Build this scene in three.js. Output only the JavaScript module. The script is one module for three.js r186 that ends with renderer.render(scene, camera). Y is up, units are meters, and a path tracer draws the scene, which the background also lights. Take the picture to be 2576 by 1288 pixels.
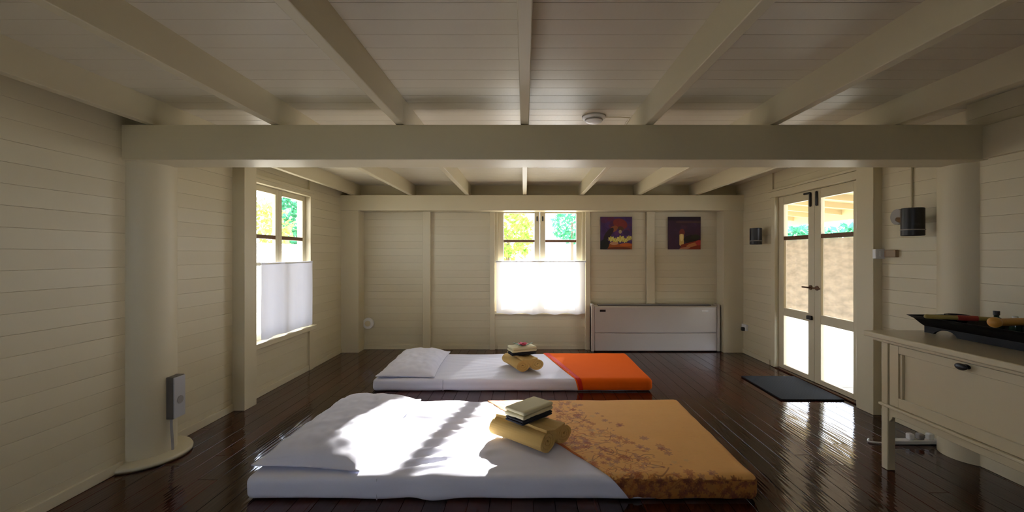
import * as THREE from 'three';
import { mergeGeometries, mergeVertices } from 'three/addons/utils/BufferGeometryUtils.js';
import { RoundedBoxGeometry } from 'three/addons/geometries/RoundedBoxGeometry.js';
import { ImprovedNoise } from 'three/addons/math/ImprovedNoise.js';

// ---------------------------------------------------------------- camera, sky, sun, exposure
const scene = new THREE.Scene();
const FOCAL = 1100;                                             // in pixels of a 2576 x 1288 frame
const camera = new THREE.PerspectiveCamera(2 * Math.atan(644 / FOCAL) * 180 / Math.PI, 2, 0.05, 200);
camera.position.set(0, 1.35, 0);
camera.lookAt(0, 1.35, -5);
camera.setViewOffset(2576, 1288, -32, 4, 2576, 1288);
scene.background = new THREE.Color().setRGB(0.88, 0.98, 1.18);   // hazy bright sky
scene.backgroundIntensity = 9;
const sun = new THREE.DirectionalLight(new THREE.Color().setRGB(1, 0.95, 0.87), 36);
sun.position.set(0.2 + 0.235 * 20, 0.47 * 20, -6.2 - 20);
sun.target.position.set(0.2, 0, -6.2);
sun.castShadow = true;
sun.shadow.radius = 2.5;                                        // sun veiled by haze and leaves
sun.shadow.mapSize.set(4096, 4096);
Object.assign(sun.shadow.camera, { left: -12, right: 12, top: 12, bottom: -12, near: 1, far: 60 });
scene.add(sun, sun.target);
const renderer = new THREE.WebGLRenderer({ antialias: true });
renderer.toneMapping = THREE.LinearToneMapping;
renderer.toneMappingExposure = 1.12;
renderer.shadowMap.enabled = true;

// ---------------------------------------------------------------- helpers (X right, y up, d = depth away from the camera)
let seed = 12345;
const rnd = () => { seed = (seed * 1664525 + 1013904223) >>> 0; return seed / 4294967296; };
const rr = (a, b) => a + (b - a) * rnd();
const NO = new ImprovedNoise(), noise = (x, y = 0, z = 0) => NO.noise(x + 31.7, y + 17.3, z + 5.1);
const taken = new Map();
const numbered = (n) => { const k = taken.get(n) ?? 0; taken.set(n, k + 1); return k ? `${n}_${String(k).padStart(3, '0')}` : n; };
function shade(m) { m.castShadow = m.receiveShadow = true; return m; }
function tag(o, label, category, group) { o.userData.label = label; if (category) o.userData.category = category; if (group) o.userData.group = group; return o; }
function base(name, x = 0, y = 0, d = 0, turn = 0) { const g = new THREE.Group(); g.name = numbered(name); g.position.set(x, y, -d); g.rotation.y = turn; scene.add(g); return g; }
function mesh(name, geo, mat, parent) { const m = shade(new THREE.Mesh(geo, mat)); m.name = parent ? name : numbered(name); (parent ?? scene).add(m); return m; }
function structure(name, label) { const g = base(name); g.userData.kind = 'structure'; g.userData.label = label; return g; }
const cache = new Map();
const memo = (k, f) => { if (!cache.has(k)) cache.set(k, f()); return cache.get(k); };
// a box between two corners given in X, y, d; edges rounded by r
function bx(x0, x1, y0, y1, d0, d1, r = 0.004) {
  const w = Math.abs(x1 - x0), h = Math.abs(y1 - y0), l = Math.abs(d1 - d0), rad = Math.min(r, w / 2.2, h / 2.2, l / 2.2);
  const g = rad > 0 ? new RoundedBoxGeometry(w, h, l, 1, rad) : new THREE.BoxGeometry(w, h, l);
  return g.translate((x0 + x1) / 2, (y0 + y1) / 2, -(d0 + d1) / 2);
}
const box = (name, mat, parent, ...a) => mesh(name, bx(...a), mat, parent);
const tubeGeo = (pts, r, seg = 24, rad = 8) => new THREE.TubeGeometry(new THREE.CatmullRomCurve3(pts.map(([x, y, d]) => new THREE.Vector3(x, y, -d))), seg, r, rad);
// a lining board: lies along local x, chamfered front edges towards local +z
const boardGeo = (len, h, t = 0.018, c = 0.004) => memo(`board${len.toFixed(3)}_${h.toFixed(3)}_${t}_${c}`, () => {
  const s = new THREE.Shape([[-h / 2, 0], [h / 2, 0], [h / 2, t - c], [h / 2 - c, t], [-h / 2 + c, t], [-h / 2, t - c]].map(([a, b]) => new THREE.Vector2(a, b)));
  const g = new THREE.ExtrudeGeometry(s, { depth: len, bevelEnabled: false, steps: 1 });
  g.translate(0, 0, -len / 2).applyMatrix4(new THREE.Matrix4().makeBasis(new THREE.Vector3(0, 1, 0), new THREE.Vector3(0, 0, 1), new THREE.Vector3(1, 0, 0)));
  return g;
});
// texture from a function of (u, v) in 0..1
function dataTex(n, f, srgb = false, m = n) {
  const a = new Uint8Array(n * m * 4);
  for (let y = 0; y < m; y++) for (let x = 0; x < n; x++) { const c = f(x / n, y / m), i = (y * n + x) * 4; for (let k = 0; k < 3; k++) a[i + k] = Math.max(0, Math.min(255, 255 * (Array.isArray(c) ? c[k] : c))); a[i + 3] = 255; }
  const t = new THREE.DataTexture(a, n, m); t.magFilter = THREE.LinearFilter; t.minFilter = THREE.LinearFilter; t.wrapS = t.wrapT = THREE.RepeatWrapping;
  if (srgb) t.colorSpace = THREE.SRGBColorSpace; t.needsUpdate = true; return t;
}
const lin = (r, g, b) => new THREE.Color().setRGB(r, g, b);
const std = (name, color, rough = 0.6, more = {}) => { const m = new THREE.MeshPhysicalMaterial({ color, roughness: rough, ...more }); m.name = name; return m; };

// ---------------------------------------------------------------- materials
const woodBump = dataTex(256, (u, v) => 0.5 + 0.3 * noise(u * 4, v * 60) + 0.2 * noise(u * 12, v * 150));
const M = {
  cream: std('cream paint', lin(0.67, 0.597, 0.405), 0.42, { bumpMap: woodBump, bumpScale: 0.0004 }),
  ceiling: std('cream ceiling paint', lin(0.70, 0.64, 0.49), 0.38, { bumpMap: woodBump, bumpScale: 0.0003 }),
  creamB: std('cream paint second coat', lin(0.655, 0.58, 0.39), 0.45, { bumpMap: woodBump, bumpScale: 0.0004 }),
  plaster: std('cream plaster', lin(0.67, 0.597, 0.405), 0.5),
  brownRail: std('brown varnished rail', lin(0.16, 0.075, 0.032), 0.4),
  glass: std('window glass', lin(1, 1, 1), 0.0, { transmission: 1, thickness: 0, ior: 1.45 }),
  curtain: std('white curtain', lin(0.84, 0.84, 0.87), 0.95, { transmission: 0.3, thickness: 0, side: THREE.DoubleSide, specularIntensity: 0 }),
  curtainThick: std('lined white curtain', lin(0.76, 0.77, 0.85), 0.95, { transmission: 0.12, thickness: 0, side: THREE.DoubleSide, specularIntensity: 0 }),
  black: std('black metal', lin(0.012, 0.012, 0.013), 0.42),
  white: std('white plastic', lin(0.78, 0.78, 0.76), 0.35),
  grey: std('grey plastic', lin(0.32, 0.3, 0.28), 0.45),
  darkGrey: std('taupe plastic', lin(0.11, 0.1, 0.085), 0.5), paleGrey: std('pale grey plastic', lin(0.5, 0.5, 0.52), 0.4),
  veranda: std('tan veranda boards', lin(0.44, 0.35, 0.19), 0.7),
  ac: std('white enamel', lin(0.52, 0.46, 0.39), 0.2),
  dark: std('dark slot', lin(0.03, 0.027, 0.022), 0.6),
  sheet: std('white cotton sheet', lin(0.755, 0.775, 0.92), 0.9, { sheen: 0.2, sheenColor: lin(1, 1, 1) }),
  orange: std('orange cotton', lin(0.93, 0.15, 0.011), 0.95, { specularIntensity: 0.3 }),
  red: std('red hem', lin(0.72, 0.022, 0.006), 0.8),
  towelTan: std('mustard towel', lin(0.56, 0.37, 0.12), 0.98, { sheen: 0.3, sheenColor: lin(0.7, 0.6, 0.4) }),
  towelCream: std('cream towel', lin(0.66, 0.6, 0.38), 0.98, { sheen: 0.3, sheenColor: lin(0.8, 0.8, 0.6) }),
  navy: std('dark cloth', lin(0.012, 0.013, 0.02), 0.9),
  mat: std('charcoal rubber mat', lin(0.028, 0.031, 0.034), 0.9, { specularIntensity: 0.2, bumpMap: dataTex(128, (u, v) => (Math.sin(u * 125.66) * Math.sin(v * 125.66)) * 0.5 + 0.5), bumpScale: 0.002 }),
  lacquer: std('black lacquer', lin(0.005, 0.005, 0.006), 0.45, { specularIntensity: 0.3 }),
  amber: std('amber wood', lin(0.62, 0.31, 0.06), 0.4),
  straw: std('straw wood', lin(0.42, 0.33, 0.1), 0.5),
  redGrip: std('red grip', lin(0.4, 0.05, 0.035), 0.5),
  bottle: std('dark green glass', lin(0.02, 0.045, 0.03), 0.12),
};
M.blind = std('beige lace', lin(0.74, 0.63, 0.47), 0.95, { transmission: 0.34, thickness: 0, side: THREE.DoubleSide, specularIntensity: 0, map: dataTex(256, (u, v) => { const n = 0.88 + 0.26 * noise(u * 3, v * 16, 3) + 0.1 * noise(u * 10, v * 40, 5); return [n, n * 0.97, n * 0.93]; }) });
// floor boards: reddish brown varnished hardwood, five tones
const grain = dataTex(512, (u, v) => { const n = noise(u * 3, v * 34) * 0.5 + noise(u * 9, v * 120) * 0.3 + noise(u * 2, v * 7) * 0.3; const k = 0.72 + 0.5 * n; return [k, k * 0.95, k * 0.92]; });
const floorBump = dataTex(512, (u, v) => 0.5 + 0.35 * noise(u * 5, v * 5) + 0.15 * noise(u * 9, v * 40));
const plankMats = [[0.047, 0.0155, 0.0085], [0.036, 0.0125, 0.0075], [0.062, 0.018, 0.009], [0.028, 0.0108, 0.0072], [0.052, 0.0175, 0.010]].map((c, i) =>
  std('varnished floor board ' + 'abcde'[i], lin(c[0] * 1.35, c[1] * 1.05, c[2]), 0.07, { map: grain, specularIntensity: 0.9, bumpMap: floorBump, bumpScale: 0.0024 }));

// ---------------------------------------------------------------- dimensions
const XL = -2.52, XR = 3.0, XRN = 2.9, DB = 6.22, DN = -1.7, HC = 2.33, HJ = 2.165, HB = 1.95, T = 0.018, CD = 2.93;
const PITCH = 0.104;

// lining boards on a wall: side 'left' (faces +X), 'right' (faces -X), 'back' (faces the camera), 'near'
function lining(parent, side, a0, a1, y0, y1, at) {
  const n = Math.max(1, Math.round((y1 - y0) / PITCH)), h = (y1 - y0) / n, len = a1 - a0, mid = (a0 + a1) / 2;
  for (let i = 0; i < n; i++) {
    const m = mesh('board', boardGeo(len, h - 0.0005, 0.018, 0.0016), i % 2 ? M.cream : M.creamB, parent), y = y0 + h * (i + 0.5);
    if (side === 'left') { m.rotation.y = Math.PI / 2; m.position.set(at - T, y, -mid); }
    if (side === 'right') { m.rotation.y = -Math.PI / 2; m.position.set(at + T, y, -mid); }
    if (side === 'back') m.position.set(mid, y, -at - T);
    if (side === 'near') { m.rotation.y = Math.PI; m.position.set(mid, y, -at + T); }
    m.position.z += 0; m.position.x += 0;
    const j = (rnd() - 0.5) * 0.0008; if (side === 'left' || side === 'right') m.position.x += j; else m.position.z += j;
  }
}

// ---------------------------------------------------------------- floor
{
  const f = structure('floor', 'dark reddish brown varnished plank floor');
  box('underfloor', M.dark, f, XL - 0.2, XR + 0.2, -0.12, -0.021, DN - 0.1, DB + 0.16, 0);
  const W = 0.118;
  for (let x = XL - 0.03, k = 0; x < XR + 0.03; x += W, k++) {
    let d = DN - rr(0, 1.6);
    while (d < DB + 0.05) {
      const len = rr(2.2, 3.6), a = Math.max(d, DN), b = Math.min(d + len, DB + 0.08);
      if (b - a > 0.05) {
        const g = new RoundedBoxGeometry(W - 0.0022, 0.02, b - a - 0.002, 1, 0.0018), uv = g.attributes.uv, p = g.attributes.position, off = rnd() * 7;
        for (let i = 0; i < uv.count; i++) uv.setXY(i, (p.getZ(i) + off) / 2.4, p.getX(i) / 0.6 + off);
        const m = mesh('plank', g, plankMats[Math.floor(rnd() * 5)], f);
        m.position.set(x + W / 2, -0.0105 + (rnd() - 0.5) * 0.0009, -(a + b) / 2);
        m.rotation.z = (rnd() - 0.5) * 0.006;
      }
      d += len;
    }
  }
}

// ---------------------------------------------------------------- ceiling: boards across, joists along
{
  const c = structure('ceiling', 'cream board ceiling carried by seven joists');
  box('deck', M.ceiling, c, XL - 0.25, XR + 0.25, HC + 0.02, HC + 0.12, DN - 0.15, DB + 0.2, 0);
  const p = 0.125;
  for (let d = DN - 0.1, i = 0; d < DB + 0.15; d += p, i++) {
    const m = mesh('ceiling_board', boardGeo(XR - XL + 0.4, p - 0.0006, 0.02, 0.0018), M.ceiling, c);
    m.rotation.x = Math.PI / 2; m.position.set((XL + XR) / 2, HC + 0.02 + (rnd() - 0.5) * 0.0007, -(d + p / 2));
  }
  for (let k = -3; k <= 3; k++) box('joist', M.cream, c, k * 0.785 - 0.026, k * 0.785 + 0.026, HJ, HC + 0.004, DN - 0.05, DB + 0.05, 0.005);
}

// ---------------------------------------------------------------- walls
const LW = { d0: 3.98, d1: 5.17, y0: 0.5, y1: 2.07 };      // left window opening
const BW = { x0: -0.424, x1: 0.859, y0: 0.53, y1: 2.06 };   // back window opening
const NW = { x0: -2.1, x1: -0.8, y0: 1.15, y1: 2.06 };        // window in the wall behind the viewer
const DR = { d0: 3.86, d1: 5.29, y1: 2.08 };               // door opening
{
  const w = structure('wall_left', 'cream board lined wall with a casement window');
  const X0 = XL - 0.14, X1 = XL - T;
  for (const a of [[DN - 0.15, LW.d0, -0.02, HC + 0.1], [LW.d1, DB + 0.15, -0.02, HC + 0.1], [LW.d0, LW.d1, -0.02, LW.y0], [LW.d0, LW.d1, LW.y1, HC + 0.1]]) box('wall_core', M.plaster, w, X0, X1, a[2], a[3], a[0], a[1], 0);
  lining(w, 'left', DN, CD, 0.0, HC, XL);
  lining(w, 'left', CD, 3.8, 0.0, HC, XL);
  lining(w, 'left', 3.9, LW.d1, 0.0, LW.y0, XL);
  lining(w, 'left', 3.9, LW.d1, LW.y1, HC, XL);
  lining(w, 'left', LW.d1, DB, 0.0, HC, XL);
  box('post', M.creamB, w, XL - 0.02, XL + 0.105, 0, HC, 3.77, 3.94);
  box('stud', M.creamB, w, XL - 0.015, XL + 0.025, 0, LW.y0 - 0.01, 5.08, 5.17);
  box('stud', M.creamB, w, XL - 0.015, XL + 0.025, LW.y1 + 0.02, HC, 5.08, 5.17);
}
{
  const w = structure('wall_right', 'cream board lined wall with glazed double doors');
  const X0 = XR + T, X1 = XR + 0.14;
  for (const a of [[DN - 0.15, DR.d0, -0.02, HC + 0.1], [DR.d1, DB + 0.15, -0.02, HC + 0.1], [DR.d0, DR.d1, DR.y1, HC + 0.1]]) box('wall_core', M.plaster, w, X0, X1, a[2], a[3], a[0], a[1], 0);
  box('wall_core', M.plaster, w, XRN + T, X1, -0.02, HC + 0.1, DN - 0.1, CD - 0.06, 0);
  lining(w, 'right', DN, CD - 0.06, 0, HC, XRN);
  lining(w, 'right', CD, 3.72, 0, HC, XR);
  lining(w, 'right', 3.8, DR.d1, DR.y1, HC, XR);
  lining(w, 'right', DR.d1, DB, 0, HC, XR);
  box('post', M.creamB, w, XR - 0.075, XR + 0.03, 0, HC, 3.67, 3.86);
  box('stud', M.creamB, w, XR - 0.022, XR + 0.02, DR.y1 + 0.04, HC, 5.26, 5.33);
  box('wall_beam', M.cream, w, XRN - 0.035, XRN + 0.02, HB, HJ - 0.012, DN, CD - 0.1);
}
{
  const w = structure('wall_back', 'cream panelled back wall of horizontal boards between battens');
  const D0 = DB + T, D1 = DB + 0.13;
  for (const a of [[XL - 0.14, BW.x0, -0.02, HC + 0.1], [BW.x1, XR + 0.14, -0.02, HC + 0.1], [BW.x0, BW.x1, -0.02, BW.y0], [BW.x0, BW.x1, BW.y1, HC + 0.1]]) box('wall_core', M.plaster, w, a[0], a[1], a[2], a[3], D0, D1, 0);
  for (const [a, b] of [[XL, -1.43], [-1.34, -0.49], [0.92, 1.72], [1.84, XR]]) lining(w, 'back', a, b, 0, HB + 0.1, DB);
  lining(w, 'back', BW.x0 - 0.04, BW.x1 + 0.04, 0, BW.y0, DB);
  for (const x of [-1.385, 1.78]) box('batten', M.creamB, w, x - 0.055, x + 0.055, 0, HB + 0.1, DB - 0.055, DB + 0.02);
  for (const x of [BW.x0 - 0.035, BW.x1 + 0.035]) box('batten', M.creamB, w, x - 0.035, x + 0.035, 0, HB + 0.1, DB - 0.04, DB + 0.02);
  for (const [a, b] of [[XL - 0.01, XL + 0.24], [XR - 0.27, XR + 0.01]]) box('corner_post', M.cream, w, a, b, 0, HB + 0.005, 6.0, DB + 0.02);
  box('frieze', M.creamB, w, XL, XR, HB + 0.05, HC, DB - 0.01, DB + 0.02, 0);
}
{
  const w = structure('wall_near', 'cream wall behind the viewer');
  for (const a of [[XL - 0.14, NW.x0, -0.02, HC + 0.1], [NW.x1, XR + 0.14, -0.02, HC + 0.1], [NW.x0, NW.x1, -0.02, NW.y0], [NW.x0, NW.x1, NW.y1, HC + 0.1]]) box('wall_core', M.plaster, w, a[0], a[1], a[2], a[3], DN - 0.14, DN - T, 0);
  lining(w, 'near', XL, NW.x0, 0, HC, DN); lining(w, 'near', NW.x1, XRN, 0, HC, DN);
  lining(w, 'near', NW.x0, NW.x1, 0, NW.y0, DN); lining(w, 'near', NW.x0, NW.x1, NW.y1, HC, DN);
}
{ // beams
  const t = structure('trim_1', 'heavy cream cross beam below the ceiling joists');
  box('beam', M.cream, t, XL - 0.02, XR + 0.02, HB - 0.008, HJ - 0.002, 2.735, 2.98, 0.006);
  const u = structure('trim_2', 'cream wall beam along the top of the back wall');
  box('beam', M.cream, u, XL - 0.02, XR + 0.02, HB, HJ - 0.002, 5.98, DB - 0.012, 0.006);
}
{ // baseboards
  const b = structure('baseboard_left', 'low cream baseboard along the left wall');
  for (const [a, c] of [[DN, CD - 0.2], [CD + 0.2, 3.77], [3.94, 6.0]]) box('board', M.plaster, b, XL - 0.005, XL + 0.014, 0, 0.062, a, c);
  const c = structure('baseboard_right', 'low cream baseboard along the right wall');
  box('board', M.plaster, c, XR - 0.014, XR + 0.005, 0, 0.062, CD + 0.2, 3.67);
  box('board', M.plaster, c, XR - 0.014, XR + 0.005, 0, 0.062, DR.d1 + 0.05, 6.0);
  const e = structure('baseboard_back', 'low cream baseboard along the back wall');
  for (const [p, q] of [[XL + 0.24, -1.44], [-1.33, -0.49], [-0.39, 0.82], [0.93, 1.72], [1.84, XR - 0.27]]) box('board', M.plaster, e, p, q, 0, 0.062, DB - 0.014, DB + 0.005);
}
// round columns on flat collars
for (const [name, x, label] of [['column', XL - 0.03, 'round cream column with a flat collar on the left wall'], ['column', XR, 'round cream column behind the cream cabinet']]) {
  const c = structure(name, label);
  const shaft = mesh('shaft', new THREE.CylinderGeometry(0.175, 0.175, HJ - 0.02, 64, 1), M.plaster, c); shaft.position.set(x, (HJ - 0.02) / 2, -CD);
  if (x < 0) { const collar = mesh('collar', new THREE.LatheGeometry([[0, 0], [0.262, 0], [0.264, 0.02], [0.257, 0.034], [0.175, 0.04], [0, 0.04]].map(([a, b]) => new THREE.Vector2(a, b)), 64), M.plaster, c); collar.position.set(x, 0, -CD); }
}

// ---------------------------------------------------------------- casements: local x across, y up, +z into the room
function leaf(parent, x0, x1, y0, y1, rails, st = 0.06, railMat = M.brownRail, dep = 0.036, bottom = st) {
  const L = new THREE.Group(); L.name = 'leaf'; parent.add(L);
  const b = (n, m, ...a) => { const [p, q, r, s] = a; const g = new RoundedBoxGeometry(q - p, s - r, dep, 1, 0.004).translate((p + q) / 2, (r + s) / 2, 0); return mesh(n, g, m, L); };
  b('stile', M.cream, x0, x0 + st, y0, y1); b('stile', M.cream, x1 - st, x1, y0, y1);
  b('rail', M.cream, x0 + st, x1 - st, y1 - st, y1); b('rail', M.cream, x0 + st, x1 - st, y0, y0 + bottom);
  let lo = y0 + bottom;
  for (const [a, c, m] of rails) { b('rail', m ?? railMat, x0 + st, x1 - st, a, c); pane(lo, a); lo = c; }
  pane(lo, y1 - st);
  function pane(a, c) { const p = mesh('pane', new THREE.PlaneGeometry(x1 - x0 - 2 * st, c - a).translate((x0 + x1) / 2, (a + c) / 2, 0), M.glass, L); return p; }
  return L;
}
function windowFrame(name, label, w, y0, y1, depth) {
  const g = structure(name, label), f = 0.045;
  const b = (n, x0, x1, a, c, z0, z1, m = M.cream) => mesh(n, new RoundedBoxGeometry(x1 - x0, c - a, z1 - z0, 1, 0.004).translate((x0 + x1) / 2, (a + c) / 2, (z0 + z1) / 2), m, g);
  b('jamb', -w / 2, -w / 2 + f, y0, y1, -depth, 0.012); b('jamb', w / 2 - f, w / 2, y0, y1, -depth, 0.012);
  b('head', -w / 2, w / 2, y1 - f, y1, -depth, 0.02);
  return [g, b, f];
}
{ // left window: local +z points to +X
  const w = LW.d1 - LW.d0, [g, b, f] = windowFrame('window_1', 'two leaf casement window in the left wall', w, LW.y0, LW.y1, 0.15);
  g.position.set(XL, 0, -(LW.d0 + LW.d1) / 2); g.rotation.y = Math.PI / 2;
  b('sill', -w / 2 - 0.03, w / 2 + 0.01, LW.y0 - 0.03, LW.y0 + 0.02, -0.16, 0.06);
  b('casing', -w / 2 - 0.02, w / 2 + 0.02, LW.y1 - 0.005, LW.y1 + 0.03, -0.01, 0.03);
  for (const s of [-1, 1]) { const l = leaf(g, s < 0 ? -w / 2 + f : 0.001, s < 0 ? -0.001 : w / 2 - f, LW.y0 + 0.02, LW.y1 - f, [[1.505, 1.545]], 0.058); l.position.z = -0.07; }
}
{ // back window: local +z points to the camera
  const w = BW.x1 - BW.x0, [g, b, f] = windowFrame('window_2', 'two leaf casement window in the back wall', w, BW.y0, BW.y1, 0.12);
  g.position.set((BW.x0 + BW.x1) / 2, 0, -DB);
  b('sill', -w / 2 - 0.02, w / 2 + 0.02, BW.y0 - 0.03, BW.y0 + 0.02, -0.13, 0.03);
  for (const s of [-1, 1]) {
    const l = leaf(g, s < 0 ? -w / 2 + f : 0.001, s < 0 ? -0.001 : w / 2 - f, BW.y0 + 0.02, BW.y1 - f, [[1.522, 1.56]], 0.078); l.position.z = -0.05;
    const bolt = mesh('bolt', new THREE.CapsuleGeometry(0.011, 0.05, 4, 10).translate(s * 0.04, 1.86, 0.028), M.black, l); bolt.name = 'bolt';
  }
}
{ // window behind the viewer: local +z points away from the camera's back wall
  const w = NW.x1 - NW.x0, [g, b, f] = windowFrame('window_3', 'two leaf casement window behind the viewer', w, NW.y0, NW.y1, 0.13);
  g.position.set((NW.x0 + NW.x1) / 2, 0, -DN); g.rotation.y = Math.PI;
  b('sill', -w / 2 - 0.02, w / 2 + 0.02, NW.y0 - 0.03, NW.y0 + 0.02, -0.14, 0.03);
  for (const s of [-1, 1]) { const l = leaf(g, s < 0 ? -w / 2 + f : 0.001, s < 0 ? -0.001 : w / 2 - f, NW.y0 + 0.02, NW.y1 - f, [[1.66, 1.69]], 0.06); l.position.z = -0.05; }
}
{ // double doors: local +z points to -X
  const g = structure('door_1', 'pair of narrow glazed doors with three panes each');
  const w = DR.d1 - DR.d0, f = 0.075;
  g.position.set(XR, 0, -(DR.d0 + DR.d1) / 2); g.rotation.y = -Math.PI / 2;
  const b = (n, x0, x1, a, c, z0, z1, m = M.cream) => mesh(n, new RoundedBoxGeometry(x1 - x0, c - a, z1 - z0, 1, 0.004).translate((x0 + x1) / 2, (a + c) / 2, (z0 + z1) / 2), m, g);
  b('jamb', -w / 2, -w / 2 + f, 0, DR.y1, -0.14, 0.02); b('jamb', w / 2 - f, w / 2, 0, DR.y1, -0.14, 0.02);
  b('head', -w / 2 - 0.02, w / 2 + 0.02, DR.y1 - 0.05, DR.y1 + 0.02, -0.14, 0.03);
  b('casing', -w / 2 - 0.03, w / 2 + 0.03, DR.y1 + 0.02, DR.y1 + 0.045, -0.02, 0.045);
  b('threshold', -w / 2, w / 2, -0.02, 0.012, -0.16, 0.02, plankMats[2]);
  for (const s of [-1, 1]) {
    const l = leaf(g, s < 0 ? -w / 2 + f : 0.002, s < 0 ? -0.002 : w / 2 - f, 0.014, DR.y1 - 0.052, [[0.635, 0.725, M.cream], [1.515, 1.56, M.brownRail]], 0.098, M.brownRail, 0.042, 0.05);
    l.position.z = -0.05;
    { const a = s < 0 ? -w / 2 + f + 0.098 : 0.1, c = s < 0 ? -0.1 : w / 2 - f - 0.098, bg = new THREE.PlaneGeometry(c - a - 0.004, 0.786, 40, 20).translate((a + c) / 2, 1.12, -0.012), bp = bg.attributes.position;
      for (let i = 0; i < bp.count; i++) bp.setZ(i, bp.getZ(i) + 0.003 * Math.sin(bp.getX(i) * 70) + 0.002 * noise(bp.getX(i) * 9, bp.getY(i) * 4)); bg.computeVertexNormals(); mesh('blind', bg, M.blind, l).userData.label = 'beige lace blind'; }
    mesh('bolt', new THREE.CapsuleGeometry(0.012, 0.13, 4, 10).translate(s * 0.05, 1.93, 0.032), M.black, l);
    if (s < 0) mesh('bolt_arm', new RoundedBoxGeometry(0.1, 0.02, 0.02, 1, 0.004).translate(s * 0.1, 2.0, 0.032), M.black, l);
    const h = mesh('handle', mergeGeometries([new THREE.CylinderGeometry(0.024, 0.024, 0.014, 20).rotateX(Math.PI / 2).translate(s * 0.05, 1.0, 0.026), new THREE.CapsuleGeometry(0.009, 0.09, 4, 10).rotateZ(Math.PI / 2).translate(s * 0.09, 1.0, 0.06), new THREE.CylinderGeometry(0.008, 0.008, 0.045, 10).rotateX(Math.PI / 2).translate(s * 0.05, 1.0, 0.045)].map((q) => q.toNonIndexed())), M.brownRail, l); h.userData.label = 'bronze lever handle';
    if (s < 0) mesh('latch', new RoundedBoxGeometry(0.075, 0.045, 0.03, 2, 0.01).translate(s * 0.055, 0.68, 0.036), M.black, l);
  }
}

// ---------------------------------------------------------------- curtains
function curtain(name, label, w, y0, y1, waves, amp, sd, hem = 0.008, cloth = M.curtain) {
  const g = new THREE.PlaneGeometry(w, y1 - y0, 120, 24), p = g.attributes.position;
  for (let i = 0; i < p.count; i++) {
    const u = p.getX(i) / w + 0.5, v = p.getY(i) / (y1 - y0) + 0.5;
    const a = amp * (1.1 - 0.55 * v);
    p.setZ(i, a * Math.sin(u * waves * 6.283 + 1.3 * noise(u * 5, sd) + 0.5 * noise(u * 3, v * 2, sd)) + 0.5 * a * noise(u * 17, v * 1.4, sd + 3));
    p.setY(i, p.getY(i) + (y0 + y1) / 2 + (1 - v) * hem * Math.sin(u * waves * 5 + sd));
  }
  g.computeVertexNormals();
  const t = base(name);
  mesh('cloth', g, cloth, t);
  mesh('rod', new THREE.CylinderGeometry(0.006, 0.006, w + 0.02, 12).rotateZ(Math.PI / 2).translate(0, y1 - 0.014, 0), M.white, t);
  for (const s of [-1, 1]) mesh('bracket', new RoundedBoxGeometry(0.012, 0.03, 0.042, 1, 0.003).translate(s * (w / 2 + 0.006), y1 - 0.014, -0.018), M.white, t);
  return tag(t, label, 'curtain', 'white half curtains on rods');
}
{
  const c = curtain('half_curtain', 'white half curtain on the window of the left wall', 1.0, 0.535, 1.272, 3.5, 0.012, 2.2, 0.008, M.curtainThick);
  c.position.set(XL + 0.032, 0, -4.62); c.rotation.y = Math.PI / 2;
  const e = curtain('half_curtain', 'glowing white half curtain on the window of the back wall', 1.25, 0.515, 1.262, 5, 0.01, 7.1, 0.012);
  e.position.set((BW.x0 + BW.x1) / 2 + 0.01, 0, -(DB - 0.062));
}

// ---------------------------------------------------------------- soft things
// a box with rounded edges on a dense grid, wrinkled by f(x, y, z) metres along its normal
function softBox(w, h, l, nx, ny, nz, r, f, keep) {
  let g = new THREE.BoxGeometry(w, h, l, nx, ny, nz);
  const P = g.attributes.position, v = new THREE.Vector3(), q = new THREE.Vector3();
  const half = [w / 2, h / 2, l / 2];
  for (let i = 0; i < P.count; i++) {
    v.fromBufferAttribute(P, i);
    q.set(...v.toArray().map((c, k) => Math.max(-half[k] + r, Math.min(half[k] - r, c))));
    const n = v.clone().sub(q); if (n.lengthSq() < 1e-12) { n.set(0, 1, 0); } n.normalize();
    v.copy(q).addScaledVector(n, r + (f ? f(v.x, v.y, v.z, n) : 0));
    P.setXYZ(i, v.x, v.y, v.z);
  }
  g.deleteAttribute('normal'); g.deleteAttribute('uv');
  if (keep) {
    const idx = g.index.array, out = [], B = new THREE.BoxGeometry(w, h, l, nx, ny, nz).attributes.position;
    for (let i = 0; i < idx.length; i += 3) { const c = [0, 1, 2].map((k) => (B.getX(idx[i]) * (k === 0) + B.getY(idx[i]) * (k === 1) + B.getZ(idx[i]) * (k === 2) + B.getX(idx[i + 1]) * (k === 0) + B.getY(idx[i + 1]) * (k === 1) + B.getZ(idx[i + 1]) * (k === 2) + B.getX(idx[i + 2]) * (k === 0) + B.getY(idx[i + 2]) * (k === 1) + B.getZ(idx[i + 2]) * (k === 2)) / 3); if (keep(...c)) out.push(idx[i], idx[i + 1], idx[i + 2]); }
    g.setIndex(out);
  }
  g = mergeVertices(g, 1e-5); g.computeVertexNormals();
  return g;
}
function sheetWrinkle(sd, strength) {
  return (x, y, z, n) => {
    const side = 1 - Math.abs(n.y);
    let a = 0.006 * noise(x * 1.6, z * 2.2, sd) + 0.0035 * noise(x * 5 + z * 3, z * 4, sd + 4);
    // folds that fan out across the bed, left of its middle
    const fan = Math.exp(-Math.pow((x + 0.42) / 0.34, 2)) * strength, ang = z * 1 + 0.28 * (x + 0.4) * (z > 0 ? 1 : -1);
    a += fan * 0.012 * Math.sin(ang * 52 + 2.2 * noise(x * 3, z * 3, sd)) * (0.6 + 0.6 * noise(x * 4, z * 2, sd + 9));
    a += side * 0.006 * noise(x * 5, y * 14, z * 3 + sd);
    return a;
  };
}
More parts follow.
